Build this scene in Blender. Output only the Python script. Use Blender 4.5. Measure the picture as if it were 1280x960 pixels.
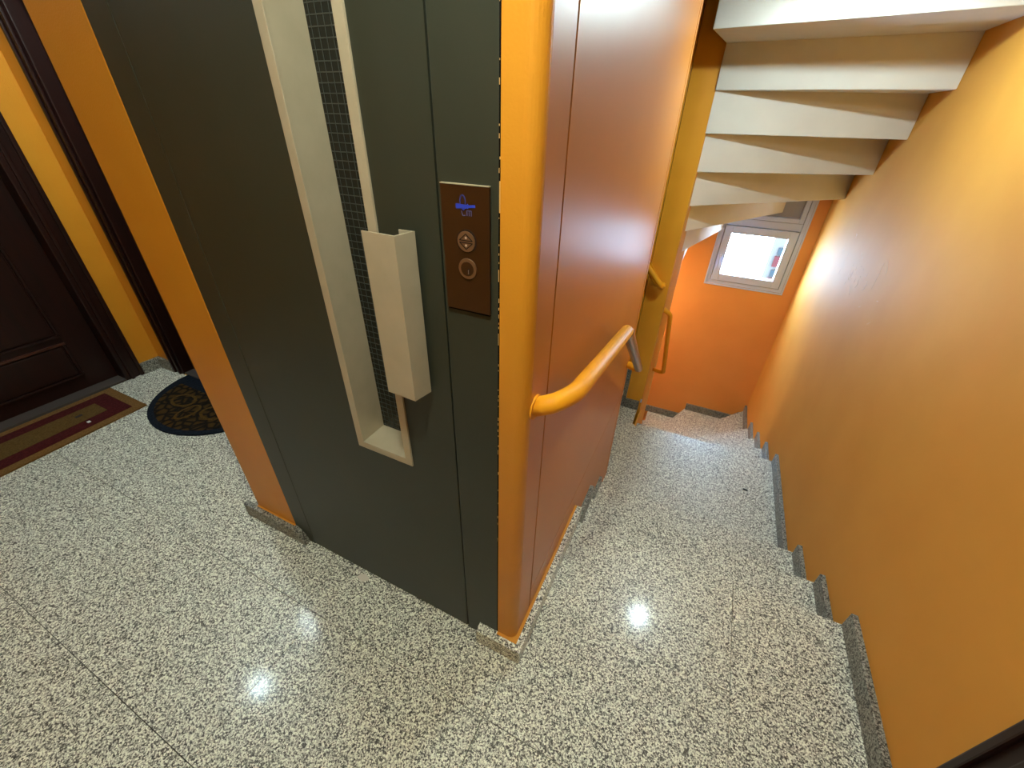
import bpy, bmesh, math, random
from mathutils import Vector, Matrix
random.seed(7)
for o in list(bpy.data.objects): bpy.data.objects.remove(o)
sc = bpy.context.scene
COL = sc.collection

# ------------------------------------------------------------------ camera
cam_d = bpy.data.cameras.new('camera'); cam = bpy.data.objects.new('camera', cam_d); COL.objects.link(cam)
YAW, PITCH, ROLL, FPX = -0.436248, 0.578892, -0.0262483, 511.907
fw = Vector((math.sin(YAW)*math.cos(PITCH), math.cos(YAW)*math.cos(PITCH), -math.sin(PITCH)))
rt = Vector((math.cos(YAW), -math.sin(YAW), 0)); dn = fw.cross(rt)
r2 = math.cos(ROLL)*rt + math.sin(ROLL)*dn
d2 = -math.sin(ROLL)*rt + math.cos(ROLL)*dn
m = Matrix((r2, -d2, -fw)).transposed().to_4x4(); m.translation = Vector((0.252, -0.612, 1.5))
cam.matrix_world = m
cam_d.sensor_width = 36; cam_d.sensor_fit = 'HORIZONTAL'; cam_d.lens = FPX/1280*36
cam_d.clip_start = 0.02; cam_d.clip_end = 200
sc.camera = cam

# ------------------------------------------------------------------ world, exposure
w = bpy.data.worlds.new('sky'); sc.world = w; w.use_nodes = True
bg = w.node_tree.nodes['Background']; bg.inputs[0].default_value = (0.44, 0.70, 1.0, 1); bg.inputs[1].default_value = 68.0
sc.view_settings.view_transform = 'Standard'; sc.view_settings.look = 'None'
sc.view_settings.gamma = 1; sc.view_settings.use_curve_mapping = False
sc.view_settings.exposure = 0.0
# daylight through the stair window: a light portal in the opening guides the sky light
pl = bpy.data.lights.new('window_sky_portal', 'AREA'); pl.shape = 'RECTANGLE'; pl.size = 0.5; pl.size_y = 0.45
pl.cycles.is_portal = True
po = bpy.data.objects.new('window_sky_portal', pl); COL.objects.link(po)
po.location = (0.61, 3.86, 0.475); po.rotation_euler = (math.radians(-90), 0, 0)

L_LANDING, L_LEFT, L_STAIR = 430.0, 420.0, 960.0     # lamp diffuser strengths

# ------------------------------------------------------------------ materials
def srgb(r, g, b):
    f = lambda c: c/12.92 if c <= .04045 else ((c+.055)/1.055)**2.4
    return (f(r/255), f(g/255), f(b/255), 1)
def mat(name, col, rough=.5, spec=.5, metal=0, coat=0, coat_r=.1):
    M = bpy.data.materials.new(name); M.use_nodes = True
    b = M.node_tree.nodes['Principled BSDF']
    b.inputs['Base Color'].default_value = col; b.inputs['Roughness'].default_value = rough
    b.inputs['Specular IOR Level'].default_value = spec; b.inputs['Metallic'].default_value = metal
    b.inputs['Coat Weight'].default_value = coat; b.inputs['Coat Roughness'].default_value = coat_r
    return M
def N(M, t, **k):
    n = M.node_tree.nodes.new(t)
    for a, v in k.items():
        if a in n.inputs.keys(): n.inputs[a].default_value = v
        else: setattr(n, a, v)
    return n
def L(M, a, b): M.node_tree.links.new(a, b)
def B(M): return M.node_tree.nodes['Principled BSDF']
def ramp(M, stops, interp='LINEAR'):
    n = N(M, 'ShaderNodeValToRGB'); cr = n.color_ramp; cr.interpolation = interp
    while len(cr.elements) < len(stops): cr.elements.new(.5)
    for e, (p, c) in zip(cr.elements, stops): e.position = p; e.color = c
    return n
def geo_pos(M):
    return N(M, 'ShaderNodeNewGeometry').outputs['Position']
def bumpy(M, scale, strength, dist=.002, detail=3):
    nz = N(M, 'ShaderNodeTexNoise'); nz.inputs['Scale'].default_value = scale; nz.inputs['Detail'].default_value = detail
    L(M, geo_pos(M), nz.inputs['Vector'])
    bp = N(M, 'ShaderNodeBump'); bp.inputs['Strength'].default_value = strength; bp.inputs['Distance'].default_value = dist
    L(M, nz.outputs['Fac'], bp.inputs['Height']); L(M, bp.outputs['Normal'], B(M).inputs['Normal'])
def mottled(name, c1, c2, scale, rough, spec=.5, bump=(0, 0), coat=0, coat_r=.1, stretch=None):
    M = mat(name, c1, rough, spec, 0, coat, coat_r)
    nz = N(M, 'ShaderNodeTexNoise'); nz.inputs['Scale'].default_value = scale; nz.inputs['Detail'].default_value = 4
    p = geo_pos(M)
    if stretch:
        mp = N(M, 'ShaderNodeMapping'); mp.inputs['Scale'].default_value = stretch; L(M, p, mp.inputs['Vector']); p = mp.outputs['Vector']
    L(M, p, nz.inputs['Vector'])
    r = ramp(M, [(.3, c1), (.7, c2)]); L(M, nz.outputs['Fac'], r.inputs['Fac']); L(M, r.outputs['Color'], B(M).inputs['Base Color'])
    if bump[1]: bumpy(M, bump[0], bump[1])
    return M
def granite(name, tint=1.0, rough=.42, coat=.26):
    M = mat(name, (.5, .5, .45, 1), rough, .5, 0, coat, .125)
    p = geo_pos(M)
    v = N(M, 'ShaderNodeTexVoronoi'); v.inputs['Scale'].default_value = 290; v.inputs['Randomness'].default_value = 1.0
    wob = N(M, 'ShaderNodeTexNoise'); wob.inputs['Scale'].default_value = 380; wob.inputs['Detail'].default_value = 1
    L(M, p, wob.inputs['Vector'])
    mixv = N(M, 'ShaderNodeMix'); mixv.data_type = 'VECTOR'; mixv.inputs['Factor'].default_value = .006
    L(M, p, mixv.inputs[4]); L(M, wob.outputs['Color'], mixv.inputs[5])
    L(M, mixv.outputs[1], v.inputs['Vector'])
    sep = N(M, 'ShaderNodeSeparateColor'); L(M, v.outputs['Color'], sep.inputs['Color'])
    def c(r, g, b):
        q = srgb(r*1.045, g*1.07, b*1.045); return (q[0]*tint, q[1]*tint, q[2]*tint, 1)
    r1 = ramp(M, [(0.0, c(34, 33, 32)), (.25, c(62, 61, 58)), (.43, c(126, 124, 118)), (.62, c(178, 176, 169)), (.85, c(206, 204, 196)), (1.0, c(160, 157, 150))])
    # slight clustering of the dark grains
    nz = N(M, 'ShaderNodeTexNoise'); nz.inputs['Scale'].default_value = 110; nz.inputs['Detail'].default_value = 2
    L(M, p, nz.inputs['Vector'])
    ma = N(M, 'ShaderNodeMath', operation='MULTIPLY_ADD'); ma.inputs[1].default_value = .9; ma.inputs[2].default_value = -.45
    L(M, nz.outputs['Fac'], ma.inputs[0])
    ad = N(M, 'ShaderNodeMath', operation='ADD', use_clamp=True); L(M, sep.outputs[0], ad.inputs[0]); L(M, ma.outputs[0], ad.inputs[1])
    L(M, ad.outputs[0], r1.inputs['Fac']); L(M, r1.outputs['Color'], B(M).inputs['Base Color'])
    return M

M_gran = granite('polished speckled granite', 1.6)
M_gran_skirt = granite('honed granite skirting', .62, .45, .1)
M_grout = mat('dark grout', srgb(58, 56, 52), .9)
M_yellow = mottled('yellow orange textured paint', srgb(210, 144, 40), srgb(204, 137, 36), 6, .42, .4, (220, .35))
M_orange = mottled('orange wall paint', srgb(222, 160, 68), srgb(216, 153, 62), 3, .68, .25, (30, .10))
M_far = mottled('deep orange stairwell paint', srgb(238, 164, 82), srgb(232, 157, 76), 3, .45, .4, (40, .08))
M_panel = mottled('orange brown lacquered panel', srgb(200, 128, 54), srgb(192, 121, 50), 2, .42, .35, (18, .05), .12, .28)
M_olive = mottled('ochre paint', srgb(238, 166, 46), srgb(232, 159, 42), 5, .42, .4)
M_rail = mottled('glossy yellow rail paint', srgb(238, 166, 34), srgb(234, 158, 30), 10, .5, .25, (60, .12))
M_railmetal = mat('bare worn steel', srgb(170, 160, 150), .28, .5, .9)
M_green = mottled('dark grey green door paint', srgb(48, 52, 43), srgb(44, 48, 39), 4, .42, .45, (14, .10))
M_black = mat('shadow gap black', srgb(8, 8, 8), .9, .1)
M_shaft = mat('dark lift shaft', srgb(12, 14, 14), .9, .1)
M_alu = mottled('satin aluminium', srgb(186, 177, 154), srgb(178, 169, 146), 20, .42, .5, (0, 0))
B(M_alu).inputs['Metallic'].default_value = .25
M_glassdark = mat('dark wired glass', srgb(16, 20, 20), .12, .5)
M_wire = mat('embedded wire', srgb(66, 72, 68), .5, .5, .3)
M_white = mottled('white soffit paint', srgb(226, 222, 212), srgb(218, 213, 203), 5, .6, .3)
M_ceil = mat('white ceiling paint', srgb(228, 224, 214), .7, .2)
M_pvc = mat('white pvc', srgb(196, 206, 228), .35, .4)
M_pvcgrey = mat('grey vent panel', srgb(168, 166, 170), .5, .4)
M_wood = mottled('very dark varnished wood', srgb(38, 13, 8), srgb(26, 8, 5), 6, .42, .35, (0, 0), .04, .25, (6, 6, .6))
M_woodlite = mottled('varnished wood moulding', srgb(74, 38, 26), srgb(58, 28, 19), 6, .3, .5, (0, 0), .2, .15, (6, 6, .6))
M_sill = mat('worn door sill', srgb(70, 62, 58), .75, .3)
M_bronze = mottled('dark bronze plate', srgb(52, 28, 12), srgb(43, 22, 9), 8, .3, .5, (0, 0), .3, .15)
M_btn = mat('worn metal button', srgb(128, 100, 74), .35, .5, .6)
M_dark = mat('dark engraving', srgb(24, 12, 6), .6)
M_blue = mat('blue marker ink', srgb(36, 60, 190), .6)
M_greyink = mat('worn print', srgb(140, 120, 110), .6)
M_chip = mat('bare plaster chips', srgb(206, 170, 110), .8)
M_outred = mat('far red facade', (.022, .006, .006, 1), 1, 0)
M_outblue = mat('far blue grey glazing', (.009, .011, .012, 1), 1, 0)
M_outwhite = mat('far pale render', (.032, .027, .024, 1), 1, 0)
def emis(name, col, s):
    M = bpy.data.materials.new(name); M.use_nodes = True; nt = M.node_tree
    nt.nodes.remove(nt.nodes['Principled BSDF'])
    e = nt.nodes.new('ShaderNodeEmission'); e.inputs[0].default_value = col; e.inputs[1].default_value = s
    nt.links.new(e.outputs[0], nt.nodes['Material Output'].inputs[0]); return M
def glass():
    M = bpy.data.materials.new('window glass'); M.use_nodes = True; nt = M.node_tree
    nt.nodes.remove(nt.nodes['Principled BSDF'])
    t = nt.nodes.new('ShaderNodeBsdfTransparent'); g = nt.nodes.new('ShaderNodeBsdfGlossy'); g.inputs['Roughness'].default_value = .02
    x = nt.nodes.new('ShaderNodeMixShader')
    x.inputs[0].default_value = .05; nt.links.new(t.outputs[0], x.inputs[1]); nt.links.new(g.outputs[0], x.inputs[2])
    nt.links.new(x.outputs[0], nt.nodes['Material Output'].inputs[0]); return M
M_glass = glass()

# ------------------------------------------------------------------ mesh helpers
def box(bm, x0, x1, y0, y1, z0, z1):
    v = [bm.verts.new(p) for p in ((x0,y0,z0),(x1,y0,z0),(x1,y1,z0),(x0,y1,z0),(x0,y0,z1),(x1,y0,z1),(x1,y1,z1),(x0,y1,z1))]
    for f in ((0,3,2,1),(4,5,6,7),(0,1,5,4),(1,2,6,5),(2,3,7,6),(3,0,4,7)): bm.faces.new([v[i] for i in f])
def prism(bm, pts, a0, a1, axis='z'):
    def P(p, a): return (p[0], p[1], a) if axis == 'z' else ((p[0], a, p[1]) if axis == 'y' else (a, p[0], p[1]))
    lo = [bm.verts.new(P(p, a0)) for p in pts]; hi = [bm.verts.new(P(p, a1)) for p in pts]
    n = len(pts); bm.faces.new(lo); bm.faces.new(hi)
    for i in range(n): bm.faces.new((lo[i], lo[(i+1) % n], hi[(i+1) % n], hi[i]))
def disc(bm, c, r, axis, h, n=28):
    pts = [(c[0]+r*math.cos(2*math.pi*i/n), c[1]+r*math.sin(2*math.pi*i/n)) for i in range(n)]
    prism(bm, pts, h[0], h[1], axis)
def tube(bm, path, r, n=16, cap=True):
    pts = [Vector(p) for p in path]; rings = []
    t0 = (pts[1]-pts[0]).normalized(); up = Vector((0, 0, 1)) if abs(t0.z) < .9 else Vector((1, 0, 0))
    s = t0.cross(up).normalized()
    for i, p in enumerate(pts):
        t = (pts[min(i+1, len(pts)-1)] - pts[max(i-1, 0)]).normalized()
        s = (s - t*s.dot(t)).normalized(); u = t.cross(s)
        rings.append([bm.verts.new(p + r*(math.cos(2*math.pi*k/n)*s + math.sin(2*math.pi*k/n)*u)) for k in range(n)])
    for a, b in zip(rings, rings[1:]):
        for k in range(n): bm.faces.new((a[k], a[(k+1) % n], b[(k+1) % n], b[k]))
    if cap: bm.faces.new(rings[0]); bm.faces.new(rings[-1])
def smooth_path(ctrl, rad, seg=8):
    pts = [Vector(p) for p in ctrl]; out = [pts[0]]
    for i in range(1, len(pts)-1):
        a, b, c = pts[i-1], pts[i], pts[i+1]
        d = min(rad, (a-b).length*.48, (c-b).length*.48)
        p0 = b + (a-b).normalized()*d; p1 = b + (c-b).normalized()*d
        for k in range(seg+1):
            t = k/seg; out.append((1-t)**2*p0 + 2*t*(1-t)*b + t*t*p1)
    out.append(pts[-1]); return out
def obj(name, bm, M, parent=None, smooth=False, bevel=0, label=None, cat=None, group=None, kind=None):
    bmesh.ops.recalc_face_normals(bm, faces=bm.faces)
    if bevel:
        bmesh.ops.bevel(bm, geom=[e for e in bm.edges if e.calc_face_angle(0) > .6], offset=bevel, segments=2, profile=.6, affect='EDGES', clamp_overlap=True)
    me = bpy.data.meshes.new(name); bm.to_mesh(me); bm.free()
    if smooth:
        for p in me.polygons: p.use_smooth = True
    me.materials.append(M)
    o = bpy.data.objects.new(name, me); COL.objects.link(o)
    if parent: o.parent = parent; o.matrix_parent_inverse = Matrix.Translation(-parent.location)
    tag(o, label, cat, group, kind); return o
def tag(o, label=None, cat=None, group=None, kind=None):
    for k, v in (('label', label), ('category', cat), ('group', group), ('kind', kind)):
        if v: o[k] = v
def bx(name, b, M, parent=None, bevel=0, **k):
    bm = bmesh.new(); box(bm, *b); return obj(name, bm, M, parent, bevel=bevel, **k)
def boxes(name, bs, M, parent=None, bevel=0, **k):
    bm = bmesh.new()
    for b in bs: box(bm, *b)
    return obj(name, bm, M, parent, bevel=bevel, **k)
def empty(name, loc, **k):
    e = bpy.data.objects.new(name, None); e.location = loc; e.empty_display_size = .05; COL.objects.link(e); tag(e, **k); return e
S = dict(kind='structure')

# ------------------------------------------------------------------ dimensions (metres; z = 0 is the landing)
XL, YB, XC = -2.96, 0.55, -1.226       # left wall, alcove back wall, left edge of lift front
XR, YF = 1.035, 3.74                   # right wall, far wall with window
YN = -1.75                             # wall behind the viewer
TOP, BOT = 2.60, -2.70
CEIL = 2.27
PANEL_END = 1.47                       # far end of lift side panel
NY, NX = 2.30, 0.055                   # newel wall front and right face
RZ = [0, -.165, -.33, -.495, -.66, -.82, -.98, -1.14, -1.30, -1.46, -1.62, -1.78]

# ------------------------------------------------------------------ landing floor of granite tiles
fl = boxes('floor', [(XL-.12, XR, YN, .565, -.20, -.022), (XL-.12, XC, .565, YB, -.2, -.022)][:1], M_grout, **S)
xs = [XL-.1, -2.69, -2.02, -1.35, -.68, -.005, .66, XR]
ys = [YN, -1.55, -1.10, -.65, -.205, .193, .60]
G = .0010
for i in range(len(xs)-1):
    for j in range(len(ys)-1):
        x0, x1, y0, y1 = xs[i], xs[i+1], ys[j], ys[j+1]
        if x0 < -.1 and y0 >= .19:
            if x1 > XC+.3: continue
            if x1 > XC: x1 = XC
            y1 = YB
        if x0 == -.68 and y0 > -.21: y1 = .02
        bx('floor_tile', (x0+G, x1-G, y0+G, y1-G if y1 != .6 else y1, -.03, 0), M_gran, fl)

# ------------------------------------------------------------------ walls and ceilings
bm = bmesh.new()
D3a, D3b, D3h = -.86, .100, 2.05        # doorway in the right wall beside the viewer
box(bm, XR, XR+.15, D3b, YF+.2, BOT, TOP); box(bm, XR, XR+.15, YN-.1, D3a, BOT, TOP); box(bm, XR, XR+.15, D3a, D3b, D3h, TOP); box(bm, XR+.1, XR+.15, D3a, D3b, BOT, D3h)
wr = obj('wall_right', bm, M_orange, **S)
def scratch(bm, y, z, ang, ln, wd):
    c_, s_ = math.cos(ang), math.sin(ang); n_ = (-s_*wd/2, c_*wd/2)
    a_ = (y-c_*ln/2, z-s_*ln/2); b_ = (y+c_*ln/2, z+s_*ln/2); m_ = ((a_[0]+b_[0])/2+n_[0]*3, (a_[1]+b_[1])/2+n_[1]*3)
    prism(bm, [a_, (m_[0]-n_[0], m_[1]-n_[1]), b_, (m_[0]+n_[0], m_[1]+n_[1])], XR-.0004, XR, 'x')
bm = bmesh.new()
for (y_, z_, a_, l_, w_) in ((1.995, .87, 1.5, .13, .003), (1.93, .93, .7, .09, .002), (2.16, .83, 2.2, .04, .004), (2.42, .74, .2, .10, .003), (2.67, .93, .9, .03, .008), (2.3, .70, .6, .07, .002)): scratch(bm, y_, z_, a_, l_, w_)
for i in range(26): scratch(bm, random.gauss(2.3, .25), random.gauss(.75, .09), random.uniform(0, 3), random.uniform(.01, .05), random.uniform(.001, .003))
obj('scratch_marks', bm, mat('pale scuffed paint', srgb(236, 196, 142), .7), wr, kind='stuff')
D1a, D1b, D1h = -.56, .432, 2.06        # doorway in the left wall
bm = bmesh.new()
box(bm, XL-.2, XL, D1b, YB+.2, BOT, TOP); box(bm, XL-.2, XL, YN-.1, D1a, BOT, TOP); box(bm, XL-.2, XL, D1a, D1b, D1h, TOP); box(bm, XL-.2, XL-.15, D1a, D1b, BOT, D1h)
obj('wall_left', bm, M_yellow, **S)
D2a, D2b, D2h = -2.81, -1.62, 2.06      # doorway in the alcove back wall
bm = bmesh.new()
box(bm, XL-.2, D2a, YB, YB+.2, BOT, TOP); box(bm, D2b, XC+.05, YB, YB+.2, BOT, TOP); box(bm, D2a, D2b, YB, YB+.2, D2h, TOP); box(bm, D2a, D2b, YB+.15, YB+.2, BOT, D2h)
obj('wall_alcove', bm, M_yellow, **S)
bx('wall_near', (XL-.2, XR+.15, YN-.15, YN, BOT, TOP), M_yellow, **S)
WX0, WX1, WZ0, WZ1 = .284, .934, .187, 1.42
bm = bmesh.new()
box(bm, -1.5, WX0, YF, YF+.2, BOT, TOP); box(bm, WX1, XR+.15, YF, YF+.2, BOT, TOP); box(bm, WX0, WX1, YF, YF+.2, BOT, WZ0); box(bm, WX0, WX1, YF, YF+.2, WZ1, TOP)
obj('wall_far', bm, M_far, **S)
bx('wall_stairwell', (-1.62, -1.5, YB+.2, YF+.2, BOT, TOP), M_far, **S)
bx('wall_lower', (-1.5, XR, .30, .42, BOT, -.2), M_far, **S)
bx('floor_lower', (-1.5, XR, .42, YF, BOT-.1, BOT), M_gran, **S)
bx('ceiling', (XL-.2, XR+.15, YN-.15, .93, CEIL, TOP+.05), M_ceil, **S)
bx('ceiling_upper', (-1.62, XR+.15, .93, YF+.2, 2.35, TOP+.05), M_ceil, **S)

# lift shaft: yellow column left of the lift door, yellow rounded corner post, core behind
bm = bmesh.new(); box(bm, XC, -1.0, 0, .40, BOT, TOP); obj('wall_column', bm, M_yellow, bevel=.004, **S)
boxes('wall_shaft', [(XC, -.012, .40, PANEL_END-.012, BOT, TOP), (-1.0, -.012, .12, .40, BOT, TOP), (-1.0, -.012, .004, .12, 2.10, TOP)], M_shaft, **S)
rr = .026
pts = [(-.061, .026), (-.061, -.001)] + [(-rr+rr*math.sin(a)-.0, rr-.001-rr*math.cos(a)) for a in [i*math.pi/2/8 for i in range(9)]] + []
bm = bmesh.new(); prism(bm, pts, -.2, TOP)
post = obj('wall_corner_post', bm, M_yellow, **S)
# worn paint along the joint between post and lift frame
bm = bmesh.new(); z = .55
while z < 1.75:
    h = random.uniform(.002, .008)*(random.uniform(3, 9) if random.random() < .10 else 1); x = -.0628+random.uniform(-.0005, .0007)
    box(bm, x, x+random.uniform(.0006, .0014), -.0026, .002, z, z+h); z += h+random.uniform(.004, .012)*(random.uniform(2, 9) if random.random() < .4 else 1)
obj('chipped_paint', bm, M_chip, post, kind='stuff')
bx('joint', (-.0635, -.0612, -.0018, .004, .075, TOP), M_black, post)

# ------------------------------------------------------------------ lift side panel (lacquered boards)
sp = empty('lift_side_panel', (0, .75, 0), label='glossy orange-brown lacquered panelling on the side of the lift shaft', cat='wall panel')
bx('backing', (-.012, -.006, .03, PANEL_END-.004, -.9, TOP), mat('panel groove brown', srgb(96, 52, 16), .6), sp)
g = .0036; gy = .118; gz = .178; ge = 1.425
bx('edge_board', (-.012, 0, .0255, gy-g, -.9, TOP), M_panel, sp)
bx('panel', (-.012, 0, gy+g, ge-g*.6, gz+g*.5, TOP), M_panel, sp)
bx('bottom_rail', (-.012, 0, gy+g, ge-g*.6, -.9, gz-g*.5), M_panel, sp)
bx('end_trim', (-.012, .001, ge+g*.6, PANEL_END, -.9, TOP), M_panel, sp, bevel=.002)

# ------------------------------------------------------------------ newel wall at the turn of the stairs
nw = boxes('wall_newel', [(-.088, NX, NY, 3.10, BOT, TOP), (-1.5, -.091, NY+.002, 3.10, BOT, TOP)], M_olive, bevel=.002, **S)
bx('corner_bead', (NX-.006, NX+.004, NY-.004, NY+.012, -.425, -.395), M_pvc, nw)
bx('side_render', (NX, NX+.004, NY+.002, 3.10, BOT, TOP), M_orange, nw)
bx('curb', (NX+.006, NX+.020, 2.06, NY, -1.3, -.497), M_orange, nw)

# ------------------------------------------------------------------ descending stair flight
sf = empty('stair_flight', (.5, 2.1, BOT), label='polished speckled granite stair winding down beside the orange wall', cat='staircase')
# nosing lines: (left point, right point)
XI = XR
nos = [((0, .60), (XI, .60)), ((0, .905), (XI, .89)), ((0, 1.21), (XI, 1.18)), ((NX+.022, 2.11), (XI, 2.115)),
       ((NX+.01, 2.13), (XI, 2.47)), ((NX+.01, 2.22), (XI, 2.82)), ((NX+.01, 2.36), (XI, 3.20)), ((NX+.01, 2.59), (1.02, YF)),
       ((NX+.01, 2.80), (.448, YF)), ((NX+.01, 2.98), (.06, YF)), ((NX, 3.10), (-.4, YF))]
TH = .03
def back(p, q, d):       # shift a nosing line back (towards the upper side)
    v = (Vector(q)-Vector(p)).normalized(); nrm = Vector((v.y, -v.x)); return tuple(Vector(p)+nrm*d), tuple(Vector(q)+nrm*d)
for k in range(1, 11):
    a, b = nos[k-1], nos[k]; z = RZ[k]
    a2 = back(a[0], a[1], .025)
    if k == 3:
        pts = [(-.011, 1.19), (XI, 1.16), b[1], (NX+.022, 2.11), (NX+.022, 2.06), (NX-.012, 2.09), (NX-.016, NY), (-.62, NY), (-.62, PANEL_END), (-.011, PANEL_END)]
    elif k < 3: pts = [a2[0], a2[1], b[1], b[0]]
    elif k == 7: pts = [a2[0], a2[1], (XI, YF), b[1], b[0]]
    else: pts = [a2[0], (a2[1][0], min(a2[1][1], YF)), b[1], b[0]]
    bm = bmesh.new(); prism(bm, [tuple(p) for p in pts], z-TH, z); obj('tread', bm, M_gran, sf)
for k in range(0, 10):
    b = nos[k]; p, q = back(b[0], b[1], .022); p2, q2 = back(b[0], b[1], .042)
    if k == 7: q = (1.0, YF-.001); q2 = (.98, YF-.001)
    q = (q[0], min(q[1], YF-.001)); q2 = (q2[0], min(q2[1], YF-.001))
    bm = bmesh.new(); prism(bm, [p, q, q2, p2], RZ[k+1]-TH*.5, RZ[k]-TH*.8); obj('riser', bm, M_gran_skirt, sf)
# two steps rising to the left behind the lift
for i in range(2):
    bx('tread', (-.62, -.09-.28*i, PANEL_END, NY, -.335-.03+.16*i, -.335+.16*i), M_gran, sf)
    bx('riser', (-.115-.28*i, -.10-.28*i, PANEL_END, NY, -.495+.16*i, -.36+.16*i), M_gran_skirt, sf)

# stepped granite skirtings
SK = .078
bb = bx('baseboard_right', (XR-.02, XR, .112, .598, 0, SK), M_gran_skirt, bevel=.0015, **S)
yr = [n[1][1] for n in nos]
for k in range(1, 8):
    y0 = yr[k-1]-.012; y1 = yr[k]-.012 if k < 7 else YF
    bx('skirting_piece', (XR-.02, XR, y0, y1, RZ[k], RZ[k]+SK), M_gran_skirt, bb, bevel=.0015)
bb = bx('baseboard_far', (.45, 1.015, YF-.02, YF, RZ[8], RZ[8]+SK), M_gran_skirt, **S)
bx('skirting_piece', (-.2, .45, YF-.02, YF, RZ[9], RZ[9]+SK), M_gran_skirt, bb)
bb = bx('baseboard_newel', (-.066, NX-.012, NY-.02, NY, RZ[3], RZ[3]+SK), M_gran_skirt, **S)
bx('skirting_piece', (-.115, -.066, NY-.02, NY, RZ[3]+.001, -.14), M_gran_skirt, bb)
bx('skirting_piece', (-.5, -.125, NY-.02, NY, -.335, -.335+SK), M_gran_skirt, bb)
# skirting round the corner post
bm = bmesh.new(); T = .031
prism(bm, [(-.128, .0), (-.128, -T), (T, -T), (T, .622), (.0, .622), (.0, .0)], 0, .072)
bb = obj('baseboard_corner', bm, M_gran, bevel=.0012, **S)
M2 = M_gran_skirt
bx('skirting_piece', (0, .022, .60, .925, RZ[1], RZ[1]+.072), M_gran_skirt, bb)
bx('skirting_piece', (0, .016, .905, 1.2, RZ[2], RZ[2]+.05), M_gran_skirt, bb)
bx('paint_line', (-.061, .010, -.010, .62, .0715, .0735), M_yellow, bb)
bm = bmesh.new()
prism(bm, [(-1.292, 0), (-.94, 0), (-.945, .02), (-.965, .055), (-.985, .07), (-1.292, .07)], -.024, 0, 'y')
bb = obj('baseboard_column', bm, M_gran_skirt, bevel=.0015, **S)
bx('skirting_piece', (-1.25, XC, 0, YB, 0, .07), M_gran_skirt, bb)
bx('paint_line', (-1.226, -1.0, -.006, 0, .069, .0725), M_yellow, bb)
bx('baseboard_left', (XL, XL+.018, D1b+.002, YB, 0, .078), M_gran_skirt, bevel=.0015, **S)
bx('baseboard_alcove', (XL, D2a, YB-.018, YB, 0, .078), M_gran_skirt, bevel=.0015, **S)

# ------------------------------------------------------------------ underside of the flight above
uf = empty('stair_soffit', (.5, 2.2, 1.0), label='white painted stepped underside of the stair flight overhead', cat='staircase')
EZ = [2.15, 1.935, 1.835, 1.64, 1.442, 1.245, 1.047, .865, .68]
EL = [((0, .93), (XI, .93)), ((0, 1.25), (XI, 1.22)), ((.02, 1.86), (XI, 1.68)), ((NX, 2.285), (XI, 2.20)), ((NX, 2.30), (XI, 2.55)),
      ((NX, 2.33), (XI, 2.90)), ((NX, 2.39), (XI, 3.36)), ((NX, 2.53), (.72, YF)), ((NX, 2.72), (.30, YF)), ((NX, 3.1), (NX, YF))]
for k in range(len(EZ)):
    a, b = EL[k], EL[k+1]
    if k == 6: pts = [a[0], a[1], (XI, YF), b[1], b[0]]
    elif k == 2: pts = [(.015, a[0][1]), a[1], b[1], b[0]]
    else: pts = [a[0], a[1], b[1], b[0]]
    top = 2.36 if k < 5 else EZ[k]+.36
    bm = bmesh.new(); prism(bm, pts, EZ[k], top); obj('soffit_step', bm, M_white, uf, bevel=.004)
bx('soffit_step', (-1.5, NX, 3.1, YF, .50, .86), M_white, uf)
bx('soffit_step', (-.62, .0, PANEL_END, NY, 2.2, 2.36), M_white, uf)

# ------------------------------------------------------------------ stair window and what lies outside
win = boxes('window_1', [(WX0, WX0+.03, YF+.0, YF+.07, WZ0, WZ1), (WX1-.03, WX1, YF, YF+.07, WZ0, WZ1), (WX0+.03, WX1-.03, YF, YF+.07, WZ0, WZ0+.03),
                         (WX0+.03, WX1-.03, YF, YF+.07, WZ1-.03, WZ1), (WX0+.03, WX1-.03, YF+.01, YF+.07, .725, .785)], M_pvc, bevel=.003, **S)
def ring(bm, x0, x1, z0, z1, wd, y0, y1):
    box(bm, x0, x0+wd, y0, y1, z0, z1); box(bm, x1-wd, x1, y0, y1, z0, z1); box(bm, x0+wd, x1-wd, y0, y1, z0, z0+wd); box(bm, x0+wd, x1-wd, y0, y1, z1-wd, z1)
bm = bmesh.new(); ring(bm, .320, .898, .222, .722, .064, YF-.012, YF+.06); sash = obj('sash', bm, M_pvc, win, bevel=.004)
bm = bmesh.new(); ring(bm, .310, .908, .212, .730, .03, YF+.03, YF+.05); obj('gasket', bm, M_pvcgrey, win)
bx('pane', (.384, .834, YF+.034, YF+.04, .286, .656), M_glass, sash)
bm = bmesh.new(); box(bm, .338, .358, YF-.020, YF-.010, .40, .47); box(bm, .342, .354, YF-.042, YF-.016, .445, .458); box(bm, .342, .354, YF-.050, YF-.038, .35, .46)
obj('window_handle', bm, M_pvc, sash, bevel=.002)
bm = bmesh.new(); ring(bm, .318, .900, .789, 1.386, .036, YF-.004, YF+.06); tr = obj('transom_frame', bm, M_pvc, win, bevel=.004)
bm = bmesh.new(); ring(bm, .310, .908, .780, 1.392, .03, YF+.03, YF+.05); obj('gasket', bm, M_pvcgrey, win)
bx('vent_panel', (.352, .866, YF+.035, YF+.045, .824, 1.351), M_pvcgrey, tr)
boxes('window_trim', [(WX0-.014, WX0, YF-.008, YF, WZ0-.016, WZ1+.014), (WX1, WX1+.014, YF-.008, YF, WZ0-.016, WZ1+.014), (WX0, WX1, YF-.010, YF, WZ0-.016, WZ0)], M_pvc, win, bevel=.002)
ob = empty('apartment_building', (2.9, 10.5, -9), label='red and white building seen through the stair window', cat='building')
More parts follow.
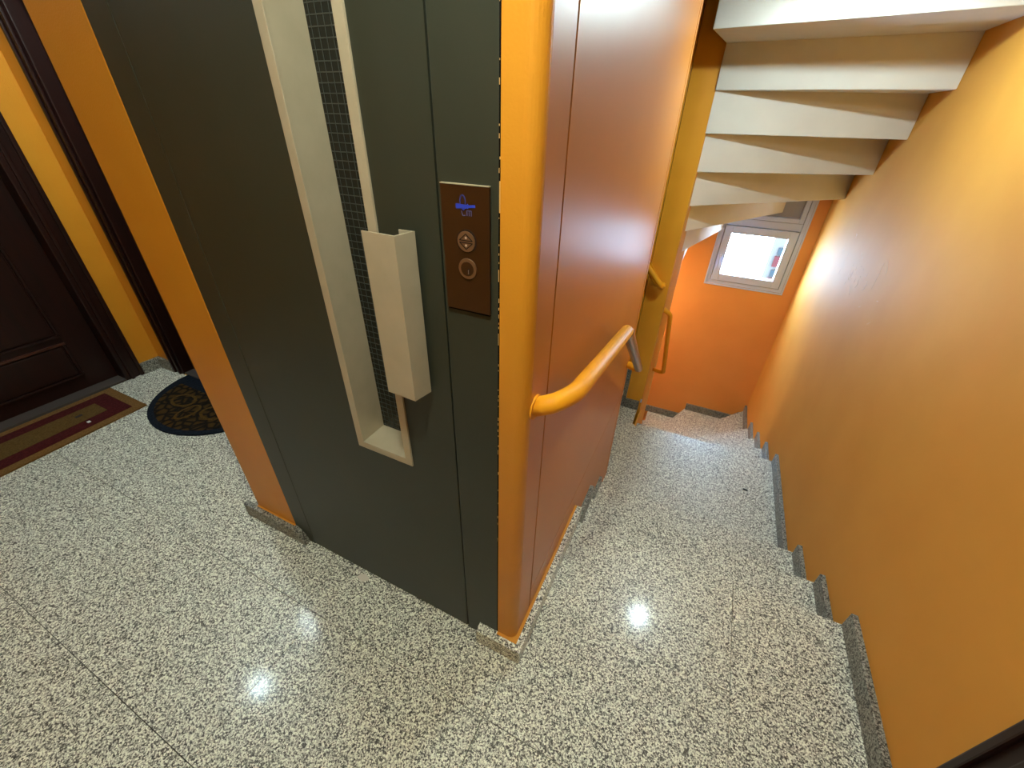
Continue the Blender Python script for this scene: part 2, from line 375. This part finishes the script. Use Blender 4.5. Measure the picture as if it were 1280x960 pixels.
bx('facade', (1.36, 5.5, 9.0, 9.4, -9, 6), M_outwhite, ob)
for i in range(8):
    zz = -3.9+.43*2*i*.5
    bx('red_panel', (1.42, 5.4, 8.95, 9.0, zz, zz+.2), M_outred, ob)
    for j in range(3): bx('window', (1.44+.9*j, 1.44+.9*j+.6, 8.97, 9.0, zz+.235, zz+.36), M_outblue, ob)

# ------------------------------------------------------------------ apartment doors
def panel_door(name, plane, a, b, h, depth, axis, sgn, sill=True):
    """dark wooden door in an opening: a..b along the wall, plane = wall face, depth = how far the leaf lies behind it"""
    def bb_(u0, u1, v0, v1, z0, z1):     # u along the wall, v behind the face
        if axis == 'y':
            x0, x1 = plane+sgn*v0, plane+sgn*v1; return (min(x0, x1), max(x0, x1), u0, u1, z0, z1)
        y0, y1 = plane+sgn*v0, plane+sgn*v1; return (u0, u1, min(y0, y1), max(y0, y1), z0, z1)
    f = .10
    d = boxes(name, [bb_(a+.001, a+f, -.004, depth+.03, 0.001, h), bb_(b-f, b-.001, -.004, depth+.03, 0.001, h), bb_(a+f, b-f, -.004, depth+.03, h-f, h-.001)], M_wood, bevel=.006, **S)
    for (u0, u1) in ((a-.0, a+.022), (a+.055, a+.075), (b-.022, b), (b-.075, b-.055)):
        bx('casing_moulding', bb_(u0+.001, u1-.001, -.016, -.003, .001, h-.03), M_wood, d, bevel=.004)
    leaf = bx('leaf', bb_(a+f, b-f, depth, depth+.03, .012, h-f), M_wood, d)
    W = b-a-2*f; st = .14
    for (z0, z1) in ((.10, .325), (.36, 1.0), (1.12, h-f-.12)):
        u0, u1 = a+f+st, b-f-st
        bx('raised_panel', bb_(u0+.02, u1-.02, depth-.010, depth+.002, z0+.02, z1-.02), M_wood, leaf, bevel=.008)
        for q in ((u0, u1, z1-.014, z1), (u0, u1, z0, z0+.014), (u0, u0+.014, z0+.014, z1-.014), (u1-.014, u1, z0+.014, z1-.014)):
            bx('panel_moulding', bb_(q[0], q[1], depth-.014, depth+.001, q[2], q[3]), M_woodlite if q[3]-q[2] < .02 and z0 < .3 and q[3] == z1 else M_wood, leaf, bevel=.004)
    if sill: bx('sill', bb_(a+f, b-f, .0, depth, .001, .016), M_sill, d, bevel=.003)
    kb = bmesh.new(); c = bb_(a+f+.06, a+f+.06, depth-.06, depth, 1.0, 1.0)
    return d
panel_door('door_1', XL, D1a, D1b, D1h, .095, 'y', -1)
panel_door('door_2', YB, D2a, D2b, D2h, .06, 'x', 1)
panel_door('door_3', XR, D3a, D3b, D3h, .05, 'y', 1)

# ------------------------------------------------------------------ door mats
def fibre(name, build):
    M = mat(name, (.2, .15, .1, 1), .95, .1); build(M); bumpy_n = None
    nz = N(M, 'ShaderNodeTexNoise'); nz.inputs['Scale'].default_value = 600
    L(M, geo_pos(M), nz.inputs['Vector']); bp = N(M, 'ShaderNodeBump'); bp.inputs['Strength'].default_value = .6; bp.inputs['Distance'].default_value = .003
    L(M, nz.outputs['Fac'], bp.inputs['Height']); L(M, bp.outputs['Normal'], B(M).inputs['Normal'])
    return M
def speck(c1, c2, sc=140):
    def f(M):
        nz = N(M, 'ShaderNodeTexNoise'); nz.inputs['Scale'].default_value = sc; nz.inputs['Detail'].default_value = 3; L(M, geo_pos(M), nz.inputs['Vector'])
        r = ramp(M, [(.35, c1), (.65, c2)]); L(M, nz.outputs['Fac'], r.inputs['Fac']); L(M, r.outputs['Color'], B(M).inputs['Base Color'])
    return f
M_beige = fibre('beige coir', speck(srgb(122, 92, 52), srgb(102, 74, 40)))
M_maroon = fibre('maroon pile', speck(srgb(78, 30, 30), srgb(60, 20, 22)))
M_tan = fibre('olive tan pile', speck(srgb(100, 78, 42), srgb(82, 62, 32)))
mt = empty('door_mat', (-2.74, -.20, 0), label='rectangular beige doormat with a maroon inner border at the dark door', cat='doormat')
A_, B_, C_, D_ = Vector((-2.945, .236)), Vector((-2.552, .236)), Vector((-2.522, -.60)), Vector((-2.945, -.60))
def inset(t):
    return [tuple(A_+Vector((t*.9, -t))), tuple(B_+Vector((-t, -t))), tuple(C_+Vector((-t, t))), tuple(D_+Vector((t*.9, t)))]
for nm, t, z, M in (('border', 0, .009, M_beige), ('band', .05, .0105, M_maroon), ('centre', .135, .012, M_tan)):
    bm = bmesh.new(); prism(bm, inset(t), .0002, z); obj(nm, bm, M, mt)
tag(bx('paper_scrap', (-2.655, -2.635, -.012, .002, .0121, .0135), mat('white paper', srgb(225, 225, 220), .8)), label='tiny white scrap lying on the rectangular doormat', cat='litter')
tag(bx('dry_leaf', (-2.765, -2.745, -.02, .012, .0122, .0138), mat('dark crumb', srgb(30, 20, 14), .8)), label='tiny dark crumb lying on the rectangular doormat', cat='litter')
hm = empty('half_round_mat', (-2.26, .5, 0), label='half-round navy and brown patterned doormat partly hidden behind the yellow column', cat='doormat')
M_navy = fibre('navy pile', speck(srgb(26, 34, 44), srgb(17, 22, 30)))
def ornate(M):
    v = N(M, 'ShaderNodeTexVoronoi'); v.feature = 'DISTANCE_TO_EDGE'; v.inputs['Scale'].default_value = 20; L(M, geo_pos(M), v.inputs['Vector'])
    r = ramp(M, [(0.0, srgb(20, 18, 15)), (.08, srgb(28, 22, 15)), (.2, srgb(62, 45, 20)), (1, srgb(84, 62, 27))]); L(M, v.outputs['Distance'], r.inputs['Fac'])
    L(M, r.outputs['Color'], B(M).inputs['Base Color'])
M_orn = fibre('brown scroll pattern', ornate)
def half(r, z, nm, M, y=YB-.001, flat=1.0, parent=hm):
    n = 40; pts = [(-2.246+r*math.cos(math.pi+math.pi*i/n)*1.03, y+r*flat*math.sin(math.pi+math.pi*i/n)) for i in range(n+1)]
    bm = bmesh.new(); prism(bm, pts, .0002, z); return obj(nm, bm, M, parent)
half(.415, .010, 'border', M_navy)
half(.345, .0115, 'field', M_orn, YB-.085, .86)
n = 60
def ringmesh(cx, cy, rx, ry, wd, z):
    bm = bmesh.new(); a = []; b = []
    for i in range(n):
        t = 2*math.pi*i/n; a.append(bm.verts.new((cx+rx*math.cos(t), cy+ry*math.sin(t), z))); b.append(bm.verts.new((cx+(rx-wd)*math.cos(t), cy+(ry-wd)*math.sin(t), z+.0008)))
    for i in range(n): bm.faces.new((a[i], a[(i+1) % n], b[(i+1) % n], b[i]))
    return bm
M_gold = fibre('ochre scroll', speck(srgb(88, 66, 28), srgb(66, 48, 20)))
obj('scroll', ringmesh(-2.40, .36, .085, .06, .016, .0117), M_gold, hm); obj('scroll', ringmesh(-2.12, .36, .085, .06, .016, .0117), M_gold, hm)
obj('scroll', ringmesh(-2.26, .30, .05, .075, .014, .0117), M_gold, hm)

# ------------------------------------------------------------------ lift door
ld = empty('lift_door', (-.53, 0, 0), label='dark grey-green metal lift door with narrow window slot and aluminium pull', cat='lift door')
LH = 2.08; dl, dr = -.9115, -.1795
bx('frame_jamb', (-1.0, dl, 0, .12, .0, LH+.02), M_green, ld, bevel=.002)
bx('frame_jamb', (dr+.0035, -.0635, -.001, .12, .0, LH+.02), M_green, ld, bevel=.002)
bx('frame_head', (dl, dr, 0, .12, LH, LH+.02), M_green, ld)
boxes('gap_shadow', [(dl-.001, dl+.004, .03, .04, 0, LH), (dr-.004, dr+.0045, .03, .04, 0, LH)], M_black, ld)
sx0, sx1, sz0, sz1 = -.505, -.318, .710, 1.92
leaf = boxes('leaf', [(dl+.0012, sx0+.01, .001, .1, .006, LH-.003), (sx1-.01, dr-.001, .001, .1, .006, LH-.003), (sx0+.01, sx1-.01, .001, .1, .006, sz0+.01), (sx0+.01, sx1-.01, .001, .1, sz1-.01, LH-.003)], M_green, ld)
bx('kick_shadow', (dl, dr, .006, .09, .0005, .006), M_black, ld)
# window slot: aluminium tray with deep reveals
bm = bmesh.new(); ring(bm, sx0, sx1, sz0, sz1, .0215, -.004, .002); slot = obj('slot_frame', bm, M_alu, ld, bevel=.0012)
ix0, ix1, iz0, iz1 = sx0+.0215, sx1-.0215, sz0+.0215, sz1-.0215
boxes('reveal', [(ix0-.002, ix0, 0, .082, iz0, iz1), (ix1, ix1+.002, 0, .082, iz0, iz1), (ix0, ix1, 0, .082, iz0-.002, iz0), (ix0, ix1, 0, .082, iz1, iz1+.002)], M_alu, slot)
bx('wired_glass', (ix0, ix1, .080, .084, iz0, iz1), M_glassdark, slot)
bm = bmesh.new(); z = iz0+.006
while z < iz1: box(bm, ix0+.002, ix1-.002, .0788, .0800, z, z+.0016); z += .0158
x = ix0+.009
while x < ix1: box(bm, x, x+.0009, .0790, .0800, iz0, iz1); x += .0158
obj('wire_mesh', bm, M_wire, slot, kind='stuff')
# folded aluminium pull
hz0, hz1, t = .985, 1.327, .003
P = [(-.309, -.0525), (-.234, -.0555), (-.2255, -.009), (-.258, -.011)]
bm = bmesh.new()
inner = [(-.309, -.0495), (-.2365, -.0524), (-.2290, -.0123), (-.258, -.014)]
prism(bm, P+inner[::-1], hz0, hz1)
hd = obj('pull_handle', bm, M_alu, ld, bevel=.0006)
boxes('bracket', [(-.252, -.234, -.012, .001, 1.25, 1.28), (-.252, -.234, -.012, .001, 1.03, 1.06)], M_alu, hd)

# ------------------------------------------------------------------ call panel
cp = empty('call_panel', (-.122, -.001, 1.3), label='dark bronze lift call plate with round buttons and blue scribble', cat='call panel')
bx('plate', (-.168, -.0775, -.0065, -.001, 1.197, 1.408), M_bronze, cp, bevel=.0006)
bx('plate_rim', (-.168, -.0775, -.0070, -.0012, 1.408, 1.4095), M_alu, cp)
bx('shadow_gap', (-.167, -.079, -.004, -.001, 1.1935, 1.197), M_black, cp)
c = (-.1215, 1.322)
bm = bmesh.new(); disc(bm, c, .0195, 'y', (-.0072, -.0060)); obj('button_ring', bm, M_dark, cp)
bm = bmesh.new(); disc(bm, c, .0170, 'y', (-.0085, -.0060)); bt = obj('call_button', bm, M_btn, cp, bevel=.0006)
bm = bmesh.new()
def stroke(bm, p, q, wd, y0, y1):
    v = Vector((q[0]-p[0], q[1]-p[1])).normalized(); nn = Vector((-v.y, v.x))*wd/2; p = Vector(p); q = Vector(q)
    prism(bm, [tuple(p+nn), tuple(q+nn), tuple(q-nn), tuple(p-nn)], y0, y1, 'y')
for s_ in (1, -1):
    a = (c[0]-.0125, c[1]+.0018*s_); b = (c[0]+.0125, c[1]+.0018*s_); d = (c[0], c[1]+.0125*s_)
    for p, q in ((a, b), (b, d), (d, a)): stroke(bm, p, q, .0015, -.0090, -.0084)
obj('arrow_symbol', bm, M_dark, bt)
bm = bmesh.new()
for s_ in (1, -1): disc(bm, (c[0], c[1]+.0062*s_), .002, 'y', (-.0090, -.0084), 10)
obj('arrow_dot', bm, mat('pale dot', srgb(200, 180, 160), .4), bt)
c2 = (-.1205, 1.276)
bm = bmesh.new(); disc(bm, c2, .0180, 'y', (-.0090, -.0060)); ks = obj('key_switch', bm, M_btn, cp, bevel=.0012)
bm = bmesh.new(); disc(bm, (c2[0], c2[1]), .0125, 'y', (-.0096, -.0088)); obj('lock_barrel', bm, M_bronze, ks)
bm = bmesh.new(); stroke(bm, (c2[0]+.003, c2[1]-.010), (c2[0]+.003, c2[1]+.001), .0035, -.0102, -.0094); obj('keyhole', bm, M_dark, ks)
bm = bmesh.new(); stroke(bm, (c2[0]+.003, c2[1]-.0085), (c2[0]+.003, c2[1]-.001), .0012, -.0106, -.0100); obj('key_slot', bm, M_greyink, ks)
# scribble over the worn maker's mark
bm = bmesh.new(); g0 = (-.124, 1.377)
for i in range(20):
    a0 = 2*math.pi*i/20; a1 = 2*math.pi*(i+1)/20
    stroke(bm, (g0[0]-.002+.005*math.cos(a0), g0[1]+.006+.0105*math.sin(a0)), (g0[0]-.002+.005*math.cos(a1), g0[1]+.006+.0105*math.sin(a1)), .0016, -.0073, -.0064)
obj('scribble_loop', bm, mat('faint blue ink', srgb(44, 54, 130), .6), cp)
bm = bmesh.new()
stroke(bm, (-.139, 1.3745), (-.103, 1.3785), .0040, -.0074, -.0064); stroke(bm, (-.139, 1.3775), (-.116, 1.3765), .0055, -.0076, -.0064); stroke(bm, (-.126, 1.372), (-.116, 1.380), .003, -.0075, -.0064)
obj('scribble_bar', bm, M_blue, cp)
bm = bmesh.new()
stroke(bm, (-.129, 1.370), (-.1265, 1.3625), .0012, -.0072, -.0064); stroke(bm, (-.1265, 1.3625), (-.122, 1.3635), .0012, -.0072, -.0064)
for xx in (-.1185, -.1145, -.1105): stroke(bm, (xx, 1.371), (xx, 1.363), .0012, -.0072, -.0064)
stroke(bm, (-.1185, 1.3708), (-.1105, 1.3708), .0012, -.0072, -.0064)
obj('worn_lettering', bm, mat('worn blue grey print', srgb(84, 84, 130), .6), cp)

# ------------------------------------------------------------------ handrails
RR = .0215
hr = empty('handrail', (.03, .7, .7), label='yellow handrail on the lift side panel, sloping down with the first steps', cat='handrail')
bm = bmesh.new(); tube(bm, smooth_path([(.001, .045, .985), (.040, .050, 1.003), (.066, .115, .998), (.066, .70, .898)], .05), RR)
obj('upper_rail', bm, M_rail, hr, smooth=True)
bm = bmesh.new(); tube(bm, [(.066, .695, .899), (.066, .73, .880), (.066, 1.37, .395)], RR*.98)
obj('sloping_rail', bm, M_railmetal, hr, smooth=True)
bm = bmesh.new(); tube(bm, smooth_path([(.066, 1.36, .402), (.066, 1.40, .374), (.001, 1.42, .374)], .03), RR*.97)
obj('rail_return', bm, M_rail, hr, smooth=True)
bm = bmesh.new(); disc(bm, (.045, .985), .028, 'x', (.0002, .004)); obj('wall_rose', bm, M_rail, hr)
hr = empty('handrail', (-.2, NY, .7), label='short yellow handrail on the ochre pillar behind the lift', cat='handrail')
bm = bmesh.new(); tube(bm, smooth_path([(-.50, NY-.062, 1.08), (.012, NY-.062, .565), (.018, NY-.03, .555), (.014, NY-.001, .558)], .03), .019)
obj('rail', bm, M_rail, hr, smooth=True)
bm = bmesh.new(); prism(bm, [(-.125, .70), (-.045, .555), (-.010, .555), (-.02, .60), (-.11, .72)], NY-.012, NY-.001, 'y'); obj('bracket_plate', bm, M_rail, hr, bevel=.002)
hr = empty('handrail', (.1, 2.6, 0), label='steep thin yellow handrail on the stair turn below the window', cat='handrail')
bm = bmesh.new(); tube(bm, smooth_path([(NX+.003, 2.36, .36), (.106, 2.40, .317), (.151, 2.70, -.333), (NX+.003, 2.73, -.34)], .03), .0165)
obj('rail', bm, M_rail, hr, smooth=True)

# ------------------------------------------------------------------ lamps
def lamp(loc, r, strength, col, label):
    e = empty('ceiling_lamp', loc, label=label, cat='ceiling lamp')
    x, y, z = loc
    bm = bmesh.new(); disc(bm, (x, y), r+.025, 'z', (z-.02, z), 32); obj('base', bm, M_pvc, e)
    bm = bmesh.new(); disc(bm, (x, y), r, 'z', (z-.032, z-.0201), 24); obj('diffuser', bm, emis('lamp diffuser', col, strength), e)
lamp((-2.036, -.19, CEIL), .042, L_LEFT, (.74, .97, 1, 1), 'round white ceiling lamp above the doormats')
lamp((.02, -.43, CEIL), .065, L_LANDING, (.97, 1, .80, 1), 'round white ceiling lamp in front of the lift')
lamp((.482, 1.47, EZ[1]), .035, L_STAIR, (.74, .96, 1, 1), 'round white lamp under the stair flight above')
lamp((-.55, 3.42, .50), .05, 430.0, (1, .93, .82, 1), 'round lamp hidden round the turn of the lower stair')
lamp((-2.05, .38, CEIL), .12, 90.0, (.82, .99, 1, 1), 'round ceiling lamp in the door alcove')
tag(bx('crumb', (.835, .862, 1.722, 1.736, -.4948, -.491), mat('dark crumb b', srgb(24, 20, 18), .8)), label='small dark speck on the granite stair platform', cat='litter')
bm = bmesh.new(); prism(bm, [(-.655, -.034), (-.625, -.040), (-.604, -.024), (-.628, -.010), (-.650, -.016)], .0001, .0012)
obj('paper_scrap', bm, mat('pale scrap', srgb(214, 208, 196), .8), label='small pale flake on the floor at the foot of the lift door', cat='litter')
